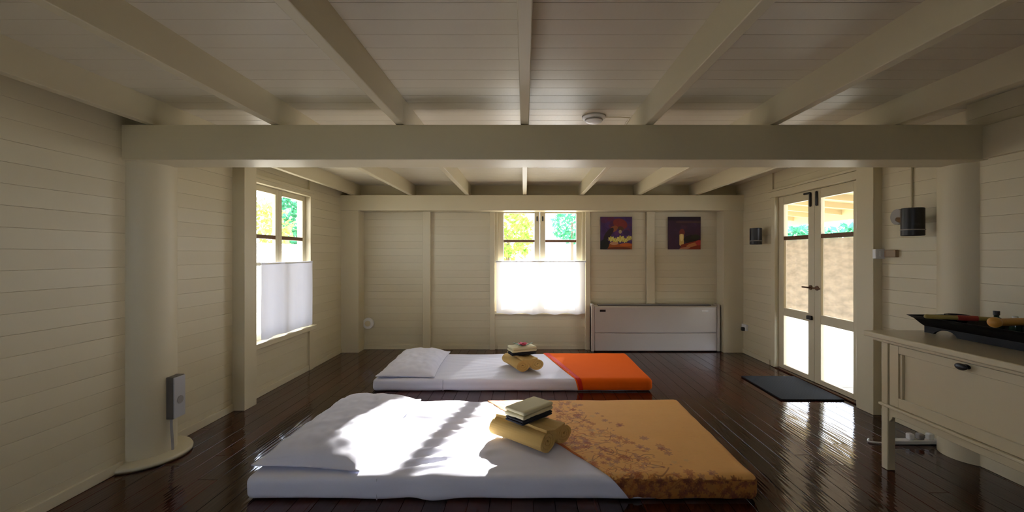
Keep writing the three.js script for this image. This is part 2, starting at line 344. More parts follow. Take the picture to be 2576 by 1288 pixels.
// a mattress lying on the floor between X0..X1 and d0..d1, with a cloth over its right part
function bed(name, label, X0, X1, d0, d1, h, sd, strength) {
  const w = X1 - X0, l = d1 - d0, t = base(name, (X0 + X1) / 2, 0, (d0 + d1) / 2);
  tag(t, label, 'mattress');
  const g = softBox(w, h, l, 150, 9, 80, 0.035, (x, y, z, n) => (y < -h / 2 + 0.01 ? 0 : sheetWrinkle(sd, strength)(x, y, z, n)));
  mesh('sheet', g.translate(0, h / 2 + 0.003, 0), M.sheet, t);
  const seam = softBox(0.006, h * 0.9, l + 0.004, 1, 4, 60, 0.002); // stitched join of the two halves
  mesh('seam', seam.translate(-0.68, h * 0.5, 0), M.sheet, t);
  return t;
}
// cloth over the mattress from a slanting edge xb(z, y) to just past the right end; open below and on the left
function drape(X0, X1, d0, d1, h, edge, sd, f, t0 = 0, t1 = 1, lift = 0.009) {
  const w = X1 - X0, l = d1 - d0 + 2 * lift, H = h + lift, xR = w / 2 + (t1 === 1 ? lift : 0), big = 2;
  const g = softBox(big, H, l, t1 === 1 ? 90 : 6, 9, 70, 0.042, (x, y, z, n) => f(x, y, z, n), (x, y, z) => y > -H / 2 + 1e-4 && x > -big / 2 + 1e-4 && (t1 === 1 || x < big / 2 - 1e-4));
  const P = g.attributes.position, uv = [];
  for (let i = 0; i < P.count; i++) {
    const x = P.getX(i), y = P.getY(i), z = P.getZ(i);
    const cl = t1 === 1 ? Math.max(0, Math.min(1, (x + big / 2 - 0.042) / (big - 0.084))) : Math.max(0, Math.min(1, (x + big / 2) / big));
    const round = t1 === 1 ? Math.max(0, x - (big / 2 - 0.042)) : 0;
    const e = edge(z, Math.max(0, H / 2 - y));
    const s = t0 + (t1 - t0) * cl, X = e + (xR - 0.042 - e) * (t1 === 1 ? s : s) + round;
    uv.push((X + w / 2) / w, (z + (y < H / 2 - 0.02 ? Math.sign(z) * (H / 2 - y) : 0)) / (l + 2 * H) + 0.5);
    P.setX(i, X);
  }
  g.setAttribute('uv', new THREE.Float32BufferAttribute(uv, 2));
  g.computeVertexNormals();
  return g.translate(0, H / 2 + 0.003, 0);
}
// printed tan cloth: plain field, floral band along the slanting edge, rust border
const printTex = (() => {
  const c = document.createElement('canvas'); c.width = 2048; c.height = 1024; const k = c.getContext('2d');
  k.fillStyle = 'rgb(240,182,104)'; k.fillRect(0, 0, 2048, 1024);
  // the edge of the cloth in this texture runs from (x=0.42, far) to (x=0.72, near)
  const edgeX = (v) => (0.425 + 0.30 * v) * 2048;
  for (let i = 0; i < 9000; i++) { const v = rnd(), x = edgeX(v) + rnd() * 1200; k.fillStyle = `rgba(${rr(190, 240) | 0},${rr(120, 175) | 0},${rr(50, 105) | 0},0.10)`; k.fillRect(x, v * 1024, rr(2, 26), 2); }
  const flower = (x, y, r, col) => { k.fillStyle = col; const n = 5 + (rnd() * 3 | 0), a0 = rnd() * 6; for (let j = 0; j < n; j++) { const a = a0 + j * 6.283 / n; k.beginPath(); k.ellipse(x + Math.cos(a) * r * 0.55, y + Math.sin(a) * r * 0.55, r * 0.5, r * 0.26, a, 0, 7); k.fill(); } };
  const tones = ['rgba(140,82,88,0.30)', 'rgba(165,90,66,0.34)', 'rgba(128,76,90,0.28)', 'rgba(214,176,120,0.4)', 'rgba(150,68,36,0.34)'];
  for (let i = 0; i < 420; i++) { const v = rnd(), x = edgeX(v) + Math.pow(rnd(), 1.6) * 460 + 8; flower(x, v * 1024, rr(6, 24), tones[rnd() * 5 | 0]); }
  for (let i = 0; i < 260; i++) { const v = rnd(), x = edgeX(v) + Math.pow(rnd(), 1.3) * 320; k.strokeStyle = ['rgba(120,62,44,0.4)', 'rgba(188,96,48,0.4)'][i % 2]; k.lineWidth = rr(2, 6); k.beginPath(); k.moveTo(x, v * 1024); k.bezierCurveTo(x + rr(-30, 30), v * 1024 + 20, x + rr(-20, 60), v * 1024 + rr(-40, 40), x + rr(20, 80), v * 1024 + rr(-50, 50)); k.stroke(); }
  // the near hanging side carries the dense rust ground of the border
  k.fillStyle = 'rgba(138,74,28,0.6)'; k.fillRect(0, 932, 2048, 92);
  for (let i = 0; i < 260; i++) flower(rr(1250, 2048), rr(926, 1020), rr(6, 18), ['rgba(96,44,26,0.45)', 'rgba(196,120,56,0.4)', 'rgba(112,56,50,0.45)'][rnd() * 3 | 0]);
  k.beginPath(); k.moveTo(edgeX(0) - 200, 0); k.lineTo(edgeX(0) + 26, 0); k.lineTo(edgeX(1) + 26, 1024); k.lineTo(edgeX(1) - 200, 1024); k.closePath(); k.fillStyle = 'rgba(188,92,32,0.85)'; k.fill();
  const t = new THREE.CanvasTexture(c); t.colorSpace = THREE.SRGBColorSpace; t.flipY = false; return t;
})();
M.batik = std('printed tan cotton', lin(1, 1, 1), 0.85, { map: printTex });
const A = { X0: -1.53, X1: 1.27, d0: 2.39, d1: 3.66, h: 0.128 }, B = { X0: -1.5, X1: 1.25, d0: 4.3, d1: 5.42, h: 0.118 };
{
  const t = bed('floor_mattress', 'floor mattress in a white sheet nearest the viewer, under the tan batik', A.X0, A.X1, A.d0, A.d1, A.h, 3.3, 1);
  const u = bed('floor_mattress', 'floor mattress in a white sheet further back, under the plain orange cover', B.X0, B.X1, B.d0, B.d1, B.h, 8.8, 0.25);
  const wr = (sd, k) => (x, y, z, n) => k * (0.007 * noise(x * 2.2, z * 2.4 + x, sd) + 0.004 * noise(x * 4 + z * 2, z * 7, sd + 2) + (1 - Math.abs(n.y)) * 0.006 * noise(x * 9, y * 6, sd + z) + 0.006 * Math.exp(-(x + 1) * 3) * noise(x * 8, z * 16, sd + 5));
  const zc = (q) => -(q.d0 + q.d1) / 2, cx = (q) => (q.X0 + q.X1) / 2;
  const c1 = base('cover_cloth', cx(A), 0, -zc(A)); tag(c1, 'tan printed batik cloth spread over the nearest mattress', 'cover');
  // far end of the slanting edge at X -0.34, near end at X 0.48
  mesh('cloth', drape(A.X0, A.X1, A.d0, A.d1, A.h, (z, dy) => -cx(A) + 0.07 + 0.80 * (z / (A.d1 - A.d0)) + 0.85 * dy + 0.012 * noise(z * 6), 4.4, wr(1.2, 1.2)), M.batik, c1);
  const c2 = base('cover_cloth', cx(B), 0, -zc(B)); tag(c2, 'plain bright orange cover with a red hem on the back mattress', 'cover');
  const e2 = (z, dy) => -cx(B) + 0.36 + 0.27 * (z / (B.d1 - B.d0)) + 0.25 * dy;
  mesh('cloth', drape(B.X0, B.X1, B.d0, B.d1, B.h, e2, 6.1, wr(7.7, 0.45)), M.orange, c2);
  mesh('hem', drape(B.X0, B.X1, B.d0, B.d1, B.h, e2, 6.1, wr(7.7, 0.45), 0, 0.085, 0.012), M.red, c2);
}
// pillow: local x is its short side, local z its long side
function pillowGeo(w, l, th, sd) {
  const n = 44, m = 72, pos = [], idx = [], id = (s, i, j) => s * (n + 1) * (m + 1) + i * (m + 1) + j;
  for (const s of [1, -1]) for (let i = 0; i <= n; i++) for (let j = 0; j <= m; j++) {
    const u = (i / n) * 2 - 1, v = (j / m) * 2 - 1, U = Math.min(1, Math.abs(u) / 0.94), V = Math.min(1, Math.abs(v) / 0.97);
    const k = Math.pow(Math.max(0, 1 - Math.pow(U, 3.2)), 0.55) * Math.pow(Math.max(0, 1 - Math.pow(V, 3.6)), 0.55);
    const pull = 1 - 0.07 * (1 - v * v) * Math.abs(u) * Math.abs(u), pz = 1 - 0.035 * (1 - u * u) * v * v;
    const wr = 0.012 * noise(u * 3, v * 4, sd) + 0.006 * noise(u * 7 + v * 4, v * 9, sd + 3) + 0.004 * Math.sin(14 * (u * 0.6 + v * 2.2) + 3 * noise(u * 2, v * 2, sd)) * (1 - k * 0.6);
    pos.push(u * w / 2 * pull, s > 0 ? 0.012 + k * th * 0.86 + wr * (0.3 + k) : -k * th * 0.14 + 0.002, v * l / 2 * pz);
  }
  for (const s of [0, 1]) for (let i = 0; i < n; i++) for (let j = 0; j < m; j++) { const a = id(s, i, j), b = id(s, i + 1, j), c = id(s, i + 1, j + 1), d = id(s, i, j + 1); if (s === 0) idx.push(a, c, b, a, d, c); else idx.push(a, b, c, a, c, d); }
  const rim = []; for (let i = 0; i < n; i++) rim.push([i, 0, i + 1, 0]); for (let j = 0; j < m; j++) rim.push([n, j, n, j + 1]); for (let i = n; i > 0; i--) rim.push([i, m, i - 1, m]); for (let j = m; j > 0; j--) rim.push([0, j, 0, j - 1]);
  for (const [a, b, c, d] of rim) { const p = id(0, a, b), q = id(0, c, d), r = id(1, a, b), s = id(1, c, d); idx.push(p, q, r, q, s, r); }
  let g = new THREE.BufferGeometry(); g.setAttribute('position', new THREE.Float32BufferAttribute(pos, 3)); g.setIndex(idx); g.computeVertexNormals(); return g;
}
{
  const p = mesh('bed_pillow', pillowGeo(0.62, 1.2, 0.125, 1.7), M.sheet); p.position.set(-1.2, A.h + 0.018, -3.045); p.rotation.set(0, -0.05, -0.03);
  tag(p, 'white pillow on the nearest mattress, half in sunlight', 'pillow');
  const q = mesh('bed_pillow', pillowGeo(0.58, 1.12, 0.105, 5.2), M.sheet); q.position.set(-1.2, B.h + 0.016, -4.88); q.rotation.set(0, 0.03, -0.02);
  tag(q, 'white pillow on the back mattress, in shade', 'pillow');
}
// rolled towel: two spiral rolls side by side, axis along local z, base at y = 0
function scrollGeo(r, len) {
  const shapes = [];
  for (const s of [-1, 1]) {
    const outer = [], inner = [], th = 0.019, gap = 0.0035, turns = (r - 0.012) / (th + gap), N = Math.ceil(turns * 26);
    for (let i = 0; i <= N; i++) { const a = (i / N) * turns * 2 * Math.PI, R = r - (th + gap) * a / (2 * Math.PI), ph = Math.PI / 2 + a; outer.push(new THREE.Vector2(-s * -1 * Math.cos(ph) * R, Math.sin(ph) * R)); inner.push(new THREE.Vector2(-s * -1 * Math.cos(ph) * Math.max(0.002, R - th), Math.sin(ph) * Math.max(0.002, R - th))); }
    const pts = [...outer, ...inner.reverse()].map((q) => new THREE.Vector2(q.x * 1.12 + s * r * 1.1, q.y * 0.9 + r * 0.9));
    shapes.push(new THREE.Shape(s > 0 ? pts : pts));
  }
  const top = 2 * r * 0.9;
  shapes.push(new THREE.Shape([[-r, top - 0.001], [-r, top - 0.02], [-0.45 * r, top - 0.03], [-0.16 * r, top - 0.055], [0, top - 0.09], [0.16 * r, top - 0.055], [0.45 * r, top - 0.03], [r, top - 0.02], [r, top - 0.001], [0.35 * r, top - 0.009], [0, top - 0.016], [-0.35 * r, top - 0.009]].map(([a, b]) => new THREE.Vector2(a, b))));
  const g = new THREE.ExtrudeGeometry(shapes, { depth: len, bevelEnabled: true, bevelThickness: 0.004, bevelSize: 0.0015, bevelSegments: 1, steps: 14, curveSegments: 2 });
  g.translate(0, 0, -len / 2); g.deleteAttribute('uv'); g.deleteAttribute('normal');
  const P = g.attributes.position;
  for (let i = 0; i < P.count; i++) { const x = P.getX(i), y = P.getY(i), z = P.getZ(i); P.setXYZ(i, x * (1 - 0.06 * Math.cos(z / len * 3.1)) + 0.004 * noise(y * 20, z * 9), y * (1 + 0.05 * noise(x * 9, z * 8)), z + 0.012 * noise(x * 16, y * 16, 4)); }
  g.computeVertexNormals(); return g;
}
// folded towel: stacked rounded layers
function foldedGeo(w, h, l, layers, sd) {
  const gs = [], t = h / layers;
  for (let i = 0; i < layers; i++) gs.push(softBox(w - 0.006 * (i % 2), t * 0.99, l - 0.004 * ((i + 1) % 2), 20, 5, 14, t * 0.45, (x, y, z, n) => 0.003 * noise(x * 14, z * 14 + i, sd) + 0.0014 * noise(x * 60, y * 60, z * 60)).translate(0, t * (i + 0.5), 0));
  return mergeGeometries(gs);
}
function towelStack(x, y, d, turn, where, s = 1) {
  const r = 0.078 * s, a = mesh('rolled_towel', scrollGeo(r, 0.43 * s), M.towelTan); a.position.set(x, y, -d); a.rotation.y = turn;
  tag(a, 'mustard towel rolled from both ends lying on the ' + where, 'towel');
  const top = y + 2 * r * 0.9 + 0.006;
  const b = mesh('folded_cloth', foldedGeo(0.285 * s, 0.03, 0.165 * s, 2, 3 + x), M.navy); b.position.set(x, top, -d); b.rotation.y = turn - 0.06;
  tag(b, 'thin black folded cloth between the towels on the ' + where, 'cloth');
  const c = mesh('folded_towel', foldedGeo(0.29 * s, 0.054, 0.175 * s, 2, 5 + x), M.towelCream); c.position.set(x, top + 0.034, -d); c.rotation.y = turn - 0.04;
  tag(c, 'small cream folded towel topping the stack on the ' + where, 'towel');
  return top + 0.089;
}
towelStack(0.03, A.h + 0.012, 2.86, 0.86, 'nearest mattress');
const flowerTop = towelStack(-0.03, B.h + 0.012, 4.74, 0.42, 'back mattress', 0.98);
{
  const f = base('flower', -0.02, flowerTop - 0.002, 4.74); tag(f, 'pink flower with green leaves on the back towel stack', 'flower');
  const petal = std('pink petal', lin(0.62, 0.05, 0.11), 0.7), leafM = std('green leaf', lin(0.05, 0.13, 0.05), 0.6);
  const pg = new THREE.SphereGeometry(1, 14, 10).scale(0.03, 0.006, 0.019).rotateZ(0.5).translate(0.026, 0.016, 0);
  for (let i = 0; i < 6; i++) { const p = mesh('petal', pg, petal, f); p.rotation.y = i * Math.PI / 3; }
  mesh('flower_heart', new THREE.SphereGeometry(0.015, 14, 10).translate(0, 0.02, 0), petal, f);
  const lg = new THREE.SphereGeometry(1, 14, 8).scale(0.05, 0.004, 0.016).rotateZ(0.28).translate(0.065, 0.016, 0);
  for (const a of [0.2, 2.9, 4.3]) { const p = mesh('leaf', lg, leafM, f); p.rotation.y = a; }
}

// ---------------------------------------------------------------- floor mat
{
  const m = mesh('door_mat', new RoundedBoxGeometry(0.58, 0.014, 0.78, 2, 0.006), M.mat); m.position.set(2.665, 0.0075, -4.42); m.rotation.y = -0.02;
  tag(m, 'charcoal rubber mat on the floor inside the doors', 'mat');
}

// ---------------------------------------------------------------- console air conditioner under the pictures
{
  const x0 = 0.92, x1 = 2.71, y1 = 0.66, d0 = 6.05, d1 = 6.195, t = base('floor_air_conditioner', (x0 + x1) / 2, 0, (d0 + d1) / 2);
  tag(t, 'long white console air conditioner on the floor below two pictures', 'air conditioner');
  const q = (n, m, a, b, c, e, f, g, r) => { const k = bx(a - (x0 + x1) / 2, b - (x0 + x1) / 2, c, e, f, g, r); k.translate(0, 0, (d0 + d1) / 2); return mesh(n, k, m, t); };
  q('body', M.ac, x0, x1, 0.012, y1 - 0.022, d0 + 0.02, d1, 0.012);
  q('end_cap', M.ac, x0, x0 + 0.045, 0.0, y1, d0 + 0.004, d1, 0.014); q('end_cap', M.ac, x1 - 0.045, x1, 0.0, y1, d0 + 0.004, d1, 0.014);
  q('front_panel', M.ac, x0 + 0.05, x1 - 0.05, 0.262, y1 - 0.034, d0, d0 + 0.03, 0.012);
  q('lower_panel', M.ac, x0 + 0.05, x1 - 0.05, 0.012, 0.257, d0 + 0.006, d0 + 0.03, 0.01);
  q('outlet', M.dark, x0 + 0.1, x1 - 0.12, y1 - 0.03, y1 - 0.012, d0 + 0.03, d1 - 0.02, 0.002);
  for (let i = 0; i < 3; i++) q('louvre', M.grey, x0 + 0.1, x1 - 0.12, y1 - 0.012, y1 - 0.006, d0 + 0.04 + i * 0.035, d0 + 0.058 + i * 0.035, 0.002);
  q('badge', M.black, x0 + 0.12, x0 + 0.2, 0.555, 0.585, d0 - 0.003, d0 + 0.005, 0.002);
  q('display', M.white, x1 - 0.26, x1 - 0.17, 0.56, 0.575, d0 - 0.002, d0 + 0.005, 0.001);
}

// ---------------------------------------------------------------- two pictures
function picture(x, y, w, h, draw, label) {
  const c = document.createElement('canvas'); c.width = c.height = 512; const k = c.getContext('2d'); draw(k);
  const tx = new THREE.CanvasTexture(c); tx.colorSpace = THREE.SRGBColorSpace;
  const t = base('canvas_picture', x, y, DB - 0.025); tag(t, label, 'picture', 'canvas pictures above the air conditioner');
  const edge = std('canvas edge', lin(0.06, 0.03, 0.05), 0.8);
  mesh('canvas', new THREE.BoxGeometry(w, h, 0.03), edge, t).position.z = -0.002;
  mesh('print', new THREE.PlaneGeometry(w - 0.002, h - 0.002).translate(0, 0, 0.0141), std('printed canvas', lin(1, 1, 1), 0.75, { map: tx }), t);
}
const blob = (k, col, x, y, rx, ry, a = 0) => { k.fillStyle = col; k.beginPath(); k.ellipse(x, y, rx, ry, a, 0, 7); k.fill(); };
picture(1.295, 1.652, 0.445, 0.46, (k) => {
  k.fillStyle = '#4a2f5e'; k.fillRect(0, 0, 512, 512);
  for (let i = 0; i < 40; i++) blob(k, ['rgba(86,52,110,.35)', 'rgba(60,32,70,.4)', 'rgba(120,40,44,.3)'][i % 3], rr(0, 512), rr(0, 260), rr(20, 80), rr(14, 50), rnd() * 3);
  blob(k, 'rgba(140,52,36,.85)', 320, 110, 120, 80, 0.3); blob(k, 'rgba(150,90,40,.85)', 215, 190, 70, 46, -0.5); blob(k, 'rgba(84,56,30,.9)', 330, 185, 50, 34, 0.4);
  blob(k, '#2c1d1c', 130, 270, 120, 46, -0.9); blob(k, '#5a2f62', 270, 260, 46, 36); blob(k, '#3d2a4a', 420, 250, 56, 44); blob(k, '#b09a6a', 320, 235, 26, 30);
  for (const [x, y, r] of [[175, 350, 62], [330, 350, 78], [470, 335, 56], [250, 372, 60], [400, 370, 56]]) { for (let j = 0; j < 7; j++) blob(k, j % 2 ? '#c3b248' : '#d9cf72', x + Math.cos(j * 0.9) * r * 0.45, y + Math.sin(j * 0.9) * r * 0.3, r * 0.46, r * 0.24, j * 0.9); }
  k.fillStyle = '#a5561f'; k.fillRect(120, 430, 392, 82); blob(k, '#c4642a', 420, 440, 110, 26); blob(k, '#6e3014', 300, 500, 190, 24); blob(k, '#1d1f1b', 60, 440, 76, 90, 0.4); blob(k, '#c08a62', 220, 420, 70, 24);
}, 'small square canvas of pale flowers on purple beside the window');
picture(2.26, 1.652, 0.455, 0.46, (k) => {
  k.fillStyle = '#3f2436'; k.fillRect(0, 0, 512, 512);
  for (let i = 0; i < 30; i++) blob(k, ['rgba(74,44,72,.4)', 'rgba(52,30,34,.4)', 'rgba(80,40,50,.3)'][i % 3], rr(0, 512), rr(0, 400), rr(20, 70), rr(20, 60), rnd() * 3);
  k.fillStyle = '#24131f'; k.fillRect(0, 0, 512, 56); k.fillStyle = 'rgba(96,64,48,.7)'; k.fillRect(120, 70, 392, 26);
  blob(k, '#7a3428', 215, 250, 44, 60); k.fillStyle = '#d8b060'; k.beginPath(); k.roundRect(172, 268, 72, 190, 26); k.fill(); blob(k, '#f0d48a', 208, 330, 24, 56);
  blob(k, '#221a10', 360, 350, 120, 62, -0.1); blob(k, '#2b2a12', 430, 320, 70, 40);
  k.fillStyle = '#8c3317'; k.beginPath(); k.moveTo(180, 512); k.lineTo(200, 440); k.lineTo(512, 360); k.lineTo(512, 512); k.fill(); blob(k, '#c47a44', 390, 440, 110, 28, -0.25); blob(k, '#b83c34', 480, 410, 50, 40); blob(k, '#b97a58', 260, 496, 90, 18, -0.15);
}, 'small square canvas of a lit candle on dark purple by the corner');

// ---------------------------------------------------------------- wall lamps, switches, sockets, detector
function wallLamp(x, y, d, px, py, pd, label) {
  const t = base('wall_spotlight', x, y, d); tag(t, label, 'wall lamp', 'black cylinder wall lamps');
  mesh('shade', new THREE.LatheGeometry([[0.0, 0.1], [0.066, 0.1], [0.07, 0.096], [0.07, -0.1], [0.066, -0.104], [0.058, -0.1], [0.058, -0.04], [0, -0.03]].map(([a, b]) => new THREE.Vector2(a, b)), 40), M.black, t);
  mesh('band', new THREE.TorusGeometry(0.0705, 0.004, 8, 40).rotateX(Math.PI / 2).translate(0, -0.06, 0), M.grey, t);
  const dx = px - x, dy = py - y, dz = -(pd - d);
  mesh('arm', new THREE.TubeGeometry(new THREE.CatmullRomCurve3([new THREE.Vector3(0, 0.01, 0), new THREE.Vector3(dx * 0.55, dy * 0.5, dz * 0.62), new THREE.Vector3(dx, dy, dz)]), 16, 0.019, 12), M.brownRail, t);
  mesh('wall_plate', new THREE.CylinderGeometry(0.062, 0.062, 0.022, 32).rotateZ(Math.PI / 2).translate(dx, dy + 0.02, dz), M.grey, t);
}
wallLamp(2.875, 1.577, 5.44, XR - 0.012, 1.6, 5.62, 'black cylinder wall lamp between the glass doors and the back corner');
wallLamp(2.87, 1.592, 3.235, XR - 0.012, 1.63, 3.5, 'black cylinder wall lamp near the column, below a thin conduit');
{
  const c = mesh('conduit', tubeGeo([[XR - 0.01, HC - 0.01, 3.38], [XR - 0.01, 2.0, 3.38], [XR - 0.01, 1.69, 3.38]], 0.007, 12), M.creamB); tag(c, 'thin cream conduit running down the wall to the near lamp', 'conduit');
  const s = base('light_switch', XR - 0.02, 1.355, 3.66); tag(s, 'white light switch box on the post beside the doors', 'switch');
  mesh('box', new RoundedBoxGeometry(0.115, 0.082, 0.036, 2, 0.006), M.white, s); mesh('rocker', new RoundedBoxGeometry(0.05, 0.05, 0.01, 2, 0.003).translate(0.0, 0, 0.021), M.white, s);
  const b = mesh('junction_box', new RoundedBoxGeometry(0.03, 0.06, 0.11, 2, 0.005), std('tan plastic', lin(0.3, 0.21, 0.12), 0.5)); b.position.set(XR - 0.014, 1.357, -3.56); tag(b, 'tan junction box on the wall next to the white switch', 'box');
  // tall trunking box with a cable on the left column
  const o = base('trunking_box', -2.36, 0.393, 2.95); tag(o, 'tall grey outlet box fixed to the left column', 'outlet');
  mesh('housing', new RoundedBoxGeometry(0.056, 0.28, 0.1, 2, 0.005), M.darkGrey, o);
  mesh('face_plate', new RoundedBoxGeometry(0.01, 0.272, 0.094, 2, 0.003).translate(0.03, 0, 0), M.paleGrey, o);
  mesh('socket', new THREE.CylinderGeometry(0.026, 0.026, 0.006, 24).rotateZ(Math.PI / 2).translate(0.036, -0.02, 0), M.grey, o);
  mesh('cable', new THREE.TubeGeometry(new THREE.CatmullRomCurve3([[0.0, -0.13, 0.03], [0.004, -0.2, 0.034], [0.012, -0.28, 0.036], [0.01, -0.345, 0.03]].map((a) => new THREE.Vector3(...a))), 20, 0.008, 8), M.grey, o);
  // wall sockets
  const w1 = base('wall_socket', XL + 0.3, 0.372, DB - 0.022); tag(w1, 'round beige socket low on the back wall at left', 'socket');
  mesh('plate', new THREE.CylinderGeometry(0.075, 0.08, 0.034, 32).rotateX(Math.PI / 2), M.white, w1); mesh('insert', new THREE.CylinderGeometry(0.04, 0.04, 0.008, 24).rotateX(Math.PI / 2).translate(0, 0, 0.02), M.plaster, w1);
  const w2 = base('wall_socket', XR - 0.016, 0.36, 5.93); tag(w2, 'small white socket with a dark plug in the right corner', 'socket');
  mesh('plate', new RoundedBoxGeometry(0.03, 0.085, 0.12, 2, 0.006), M.white, w2); mesh('plug', new RoundedBoxGeometry(0.04, 0.05, 0.05, 2, 0.01).translate(-0.03, -0.02, 0.01), M.dark, w2);
  // smoke detector with its wire
  const sd = base('smoke_detector', 0.49, HC - 0.002, 3.1); tag(sd, 'round white smoke detector on the ceiling behind the beam', 'detector');
  mesh('housing', new THREE.LatheGeometry([[0, -0.052], [0.03, -0.05], [0.055, -0.04], [0.062, -0.018], [0.082, -0.014], [0.084, 0], [0, 0]].map(([a, b]) => new THREE.Vector2(a, b)), 40), M.white, sd);
  mesh('vent_ring', new THREE.TorusGeometry(0.059, 0.005, 8, 40).rotateX(Math.PI / 2).translate(0, -0.027, 0), M.grey, sd);
  mesh('wire', new THREE.TubeGeometry(new THREE.CatmullRomCurve3([[0.08, -0.005, 0], [0.18, -0.005, 0], [0.255, -0.006, -0.01], [0.262, -0.006, -0.06], [0.262, -0.006, -0.3]].map((a) => new THREE.Vector3(...a)), false, 'catmullrom', 0.1), 40, 0.004, 6), M.creamB, sd);
}

// ---------------------------------------------------------------- cream cabinet with drop front, on the right
{
  const xf = 2.27, xb = 2.7, d0 = 1.72, d1 = 2.78, y0 = 0.367, y1 = 0.822, t = base('sideboard_cabinet', xf, 0, (d0 + d1) / 2);
  tag(t, 'cream painted cabinet on legs with a drop front, cut by the right edge', 'cabinet');
  const dm = (d0 + d1) / 2, q = (n, m, a, b, c, e, f, g, r, p = t) => { const k = bx(a - xf, b - xf, c, e, f, g, r); k.translate(0, 0, dm); return mesh(n, k, m, p); };
  const C = M.cabinet = std('cream lacquer', lin(0.64, 0.55, 0.35), 0.3, { clearcoat: 0.25, clearcoatRoughness: 0.2 });
  q('carcass', C, xf + 0.024, xb, y0 + 0.02, y1, d0, d1, 0.004);
  q('top', C, 2.2, 2.79, y1, y1 + 0.036, d0 - 0.07, d1 + 0.07, 0.01);
  q('top_moulding', C, 2.235, xb, y1 - 0.022, y1, d0 - 0.035, d1 + 0.035, 0.008);
  for (const [a, b] of [[d0, d0 + 0.05], [d1 - 0.05, d1]]) for (const [p, r] of [[xf - 0.004, xf + 0.046]]) q('leg', C, p, r, 0, y1 - 0.02, a, b, 0.006);
  const dr = new THREE.Group(); dr.name = 'drop_front'; t.add(dr);
  q('stile', C, xf + 0.002, xf + 0.026, 0.415, 0.792, d0 + 0.055, d0 + 0.12, 0.003, dr); q('stile', C, xf + 0.002, xf + 0.026, 0.415, 0.792, d1 - 0.12, d1 - 0.055, 0.003, dr);
  q('rail', C, xf + 0.002, xf + 0.026, 0.745, 0.792, d0 + 0.12, d1 - 0.12, 0.003, dr); q('rail', C, xf + 0.002, xf + 0.026, 0.415, 0.475, d0 + 0.12, d1 - 0.12, 0.003, dr);
  q('panel', C, xf + 0.018, xf + 0.03, 0.46, 0.76, d0 + 0.11, d1 - 0.11, 0.002, dr);
  q('bead', C, xf + 0.004, xf + 0.024, 0.475, 0.745, d1 - 0.145, d1 - 0.13, 0.004, dr); q('bead', C, xf + 0.004, xf + 0.024, 0.475, 0.745, d0 + 0.13, d0 + 0.145, 0.004, dr);
  const kn = mesh('knob', new THREE.LatheGeometry([[0, 0], [0.016, 0], [0.009, 0.008], [0.009, 0.016], [0.02, 0.022], [0.022, 0.03], [0.012, 0.037], [0, 0.038]].map(([a, b]) => new THREE.Vector2(a, b)), 24).rotateZ(Math.PI / 2).scale(1, 0.8, 1.5), M.black, dr); kn.position.set(0.002, 0.772, 0); kn.userData.label = 'small dark knob';
  q('bottom_moulding', C, xf - 0.016, xb, 0.395, 0.413, d0 - 0.012, d1 + 0.012, 0.006);
  // shaped apron with brackets at the legs
  const s = new THREE.Shape(), L = d1 - d0; s.moveTo(0, 0.398); s.lineTo(L, 0.398); s.lineTo(L, 0.29); s.quadraticCurveTo(L - 0.06, 0.3, L - 0.075, 0.345); s.lineTo(L - 0.12, 0.352); s.lineTo(0.12, 0.352); s.lineTo(0.075, 0.345); s.quadraticCurveTo(0.06, 0.3, 0, 0.29); s.closePath();
  const ap = new THREE.ExtrudeGeometry(s, { depth: 0.018, bevelEnabled: true, bevelThickness: 0.002, bevelSize: 0.002, bevelSegments: 1 }); ap.rotateY(Math.PI / 2).translate(0.006, 0, L / 2);
  mesh('apron', ap, C, t);
}
